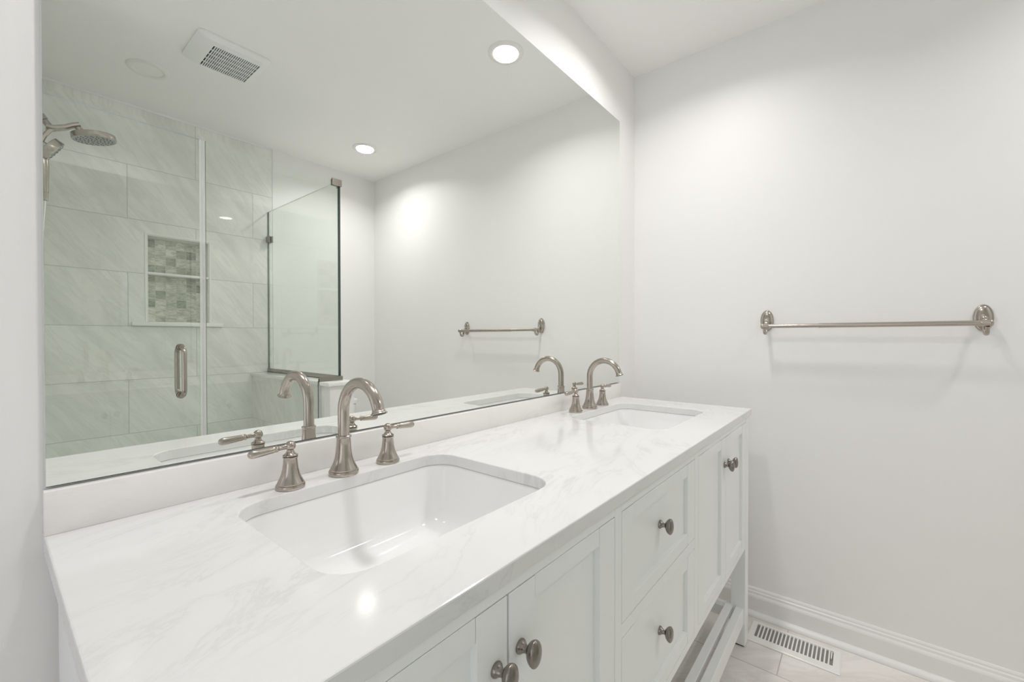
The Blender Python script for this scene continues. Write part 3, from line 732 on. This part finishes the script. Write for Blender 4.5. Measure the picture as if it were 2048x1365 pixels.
# hand shower
hd = Vector((0.78, -0.02, -0.52)).normalized()
M = Matrix.Translation((0.121, SY, HC+1.104)) @ hd.to_track_quat('Z', 'Y').to_matrix().to_4x4()
bm = bmesh.new()
bm_lathe(bm, [(0.0, -0.001), (0.049, 0.0), (0.0525, 0.002), (0.0535, 0.006), (0.0535, 0.030), (0.052, 0.0338), (0.0485, 0.0345)], 48, M, cap=False)
bm_tube(bm, [(0.112, SY, HC+1.085), (0.113, SY, HC+1.045), (0.114, SY, HC+1.02), (0.114, SY, HC+0.94), (0.114, SY, HC+0.905)], [0.013, 0.017, 0.018, 0.0165, 0.016], 28)
bm_tube(bm, [(0.114, SY, HC+0.904), (0.114, SY, HC+0.872)], [0.0145, 0.0140], 28)
hs = obj('hand_shower', bm, 'brushed_nickel', sh, smooth=True, angle=40)
bm = bmesh.new(); bm_lathe(bm, [(0.0490, 0.0325), (0.0490, 0.0342), (0, 0.0346)], 40, M); obj('spray_face', bm, 'head_face', hs, smooth=True)
obj('nozzles', nozzles(M, [(0.008, 4, 0), (0.018, 8, 0.3), (0.028, 10, 0), (0.040, 15, 0.4)], 0.0344, 0.0024), 'nozzle_rubber', hs)
bm = bmesh.new(); pts = []; rad = []
nh = 420
for i in range(nh):
    u = i/(nh-1); z_ = HC+0.872 - 1.05*math.sin(math.pi*min(u*1.25, 1.0)*0.5)*1.0 if u < 0.62 else None
    ang = u*math.pi
    x_ = 0.116 - 0.084*u - 0.012*math.sin(ang*2); zz = HC+0.872 - 1.02*math.sin(ang)*0.98 + 0.30*u
    pts.append((x_, SY + 0.10*math.sin(ang)*u, zz)); rad.append(0.0068 if i % 2 else 0.0056)
pts[-1] = (0.03, SY, HC+1.17)
bm_tube(bm, pts, rad, 12); obj('hose', bm, 'chrome', sh, smooth=True, angle=70)

# ------------------------------------------------------------------ toilet in the rear alcove
tx = 1.585; yb_ = YR+0.012
to = thing('toilet', 'white ceramic toilet behind the knee wall, only its tank lid glimpsed in the mirror', 'toilet', (tx, YR+0.35, 0))
bm = bmesh.new()
L = []
for z_, hx_, hy_, r_ in ((0.385, 0.150, 0.080, 0.03), (0.42, 0.168, 0.088, 0.035), (0.66, 0.186, 0.094, 0.035), (0.683, 0.187, 0.095, 0.035)):
    L.append([(x, y, z_) for x, y in rrect(tx, yb_+0.098, hx_, hy_, r_, 6)])
bm_loft(bm, L); obj('tank', bm, 'porcelain', to, smooth=True, angle=40)
bm = bmesh.new(); L = []
for z_, o__ in ((0.686, 0.0), (0.690, 0.008), (0.716, 0.009), (0.724, 0.004), (0.727, -0.008)):
    L.append([(x, y, z_) for x, y in rrect(tx, yb_+0.100, 0.189+o__, 0.090+o__, 0.035, 6)])
bm_loft(bm, L); obj('tank_lid', bm, 'porcelain', to, smooth=True, angle=40)
def egg(z_, sx_, f_, b_, yc_, n=40):
    out = []
    for k in range(n):
        a = 2*math.pi*k/n; c_, s_ = math.cos(a), math.sin(a)
        out.append((tx+sx_*c_, yc_ + (f_ if s_ > 0 else b_)*s_, z_))
    return out
yc_ = YR+0.42
bm = bmesh.new()
bm_loft(bm, [egg(0.0, 0.105, 0.20, 0.26, yc_-0.05), egg(0.03, 0.10, 0.19, 0.25, yc_-0.05), egg(0.14, 0.095, 0.16, 0.22, yc_-0.04), egg(0.25, 0.125, 0.20, 0.22, yc_-0.01), egg(0.34, 0.172, 0.275, 0.23, yc_), egg(0.385, 0.180, 0.29, 0.235, yc_), egg(0.39, 0.172, 0.28, 0.225, yc_)])
obj('bowl', bm, 'porcelain', to, smooth=True, angle=50)
bm = bmesh.new(); bm_loft(bm, [egg(0.392, 0.178, 0.288, 0.215, yc_), egg(0.396, 0.184, 0.294, 0.22, yc_), egg(0.408, 0.184, 0.294, 0.22, yc_), egg(0.411, 0.178, 0.288, 0.215, yc_)]); obj('seat', bm, 'plastic_white', to, smooth=True)
bm = bmesh.new(); bm_loft(bm, [egg(0.413, 0.180, 0.290, 0.215, yc_), egg(0.418, 0.184, 0.294, 0.22, yc_), egg(0.430, 0.182, 0.290, 0.218, yc_), egg(0.436, 0.150, 0.25, 0.19, yc_)]); obj('seat_lid', bm, 'plastic_white', to, smooth=True)
bm = bmesh.new(); yl = yb_+0.195
bm_tube(bm, [(tx-0.13, yl-0.005, 0.64), (tx-0.13, yl+0.018, 0.64)], 0.011, 20); bm_tube(bm, [(tx-0.13, yl+0.018, 0.64), (tx-0.07, yl+0.022, 0.634)], [0.006, 0.008], 16)
obj('flush_lever', bm, 'chrome', to, smooth=True)
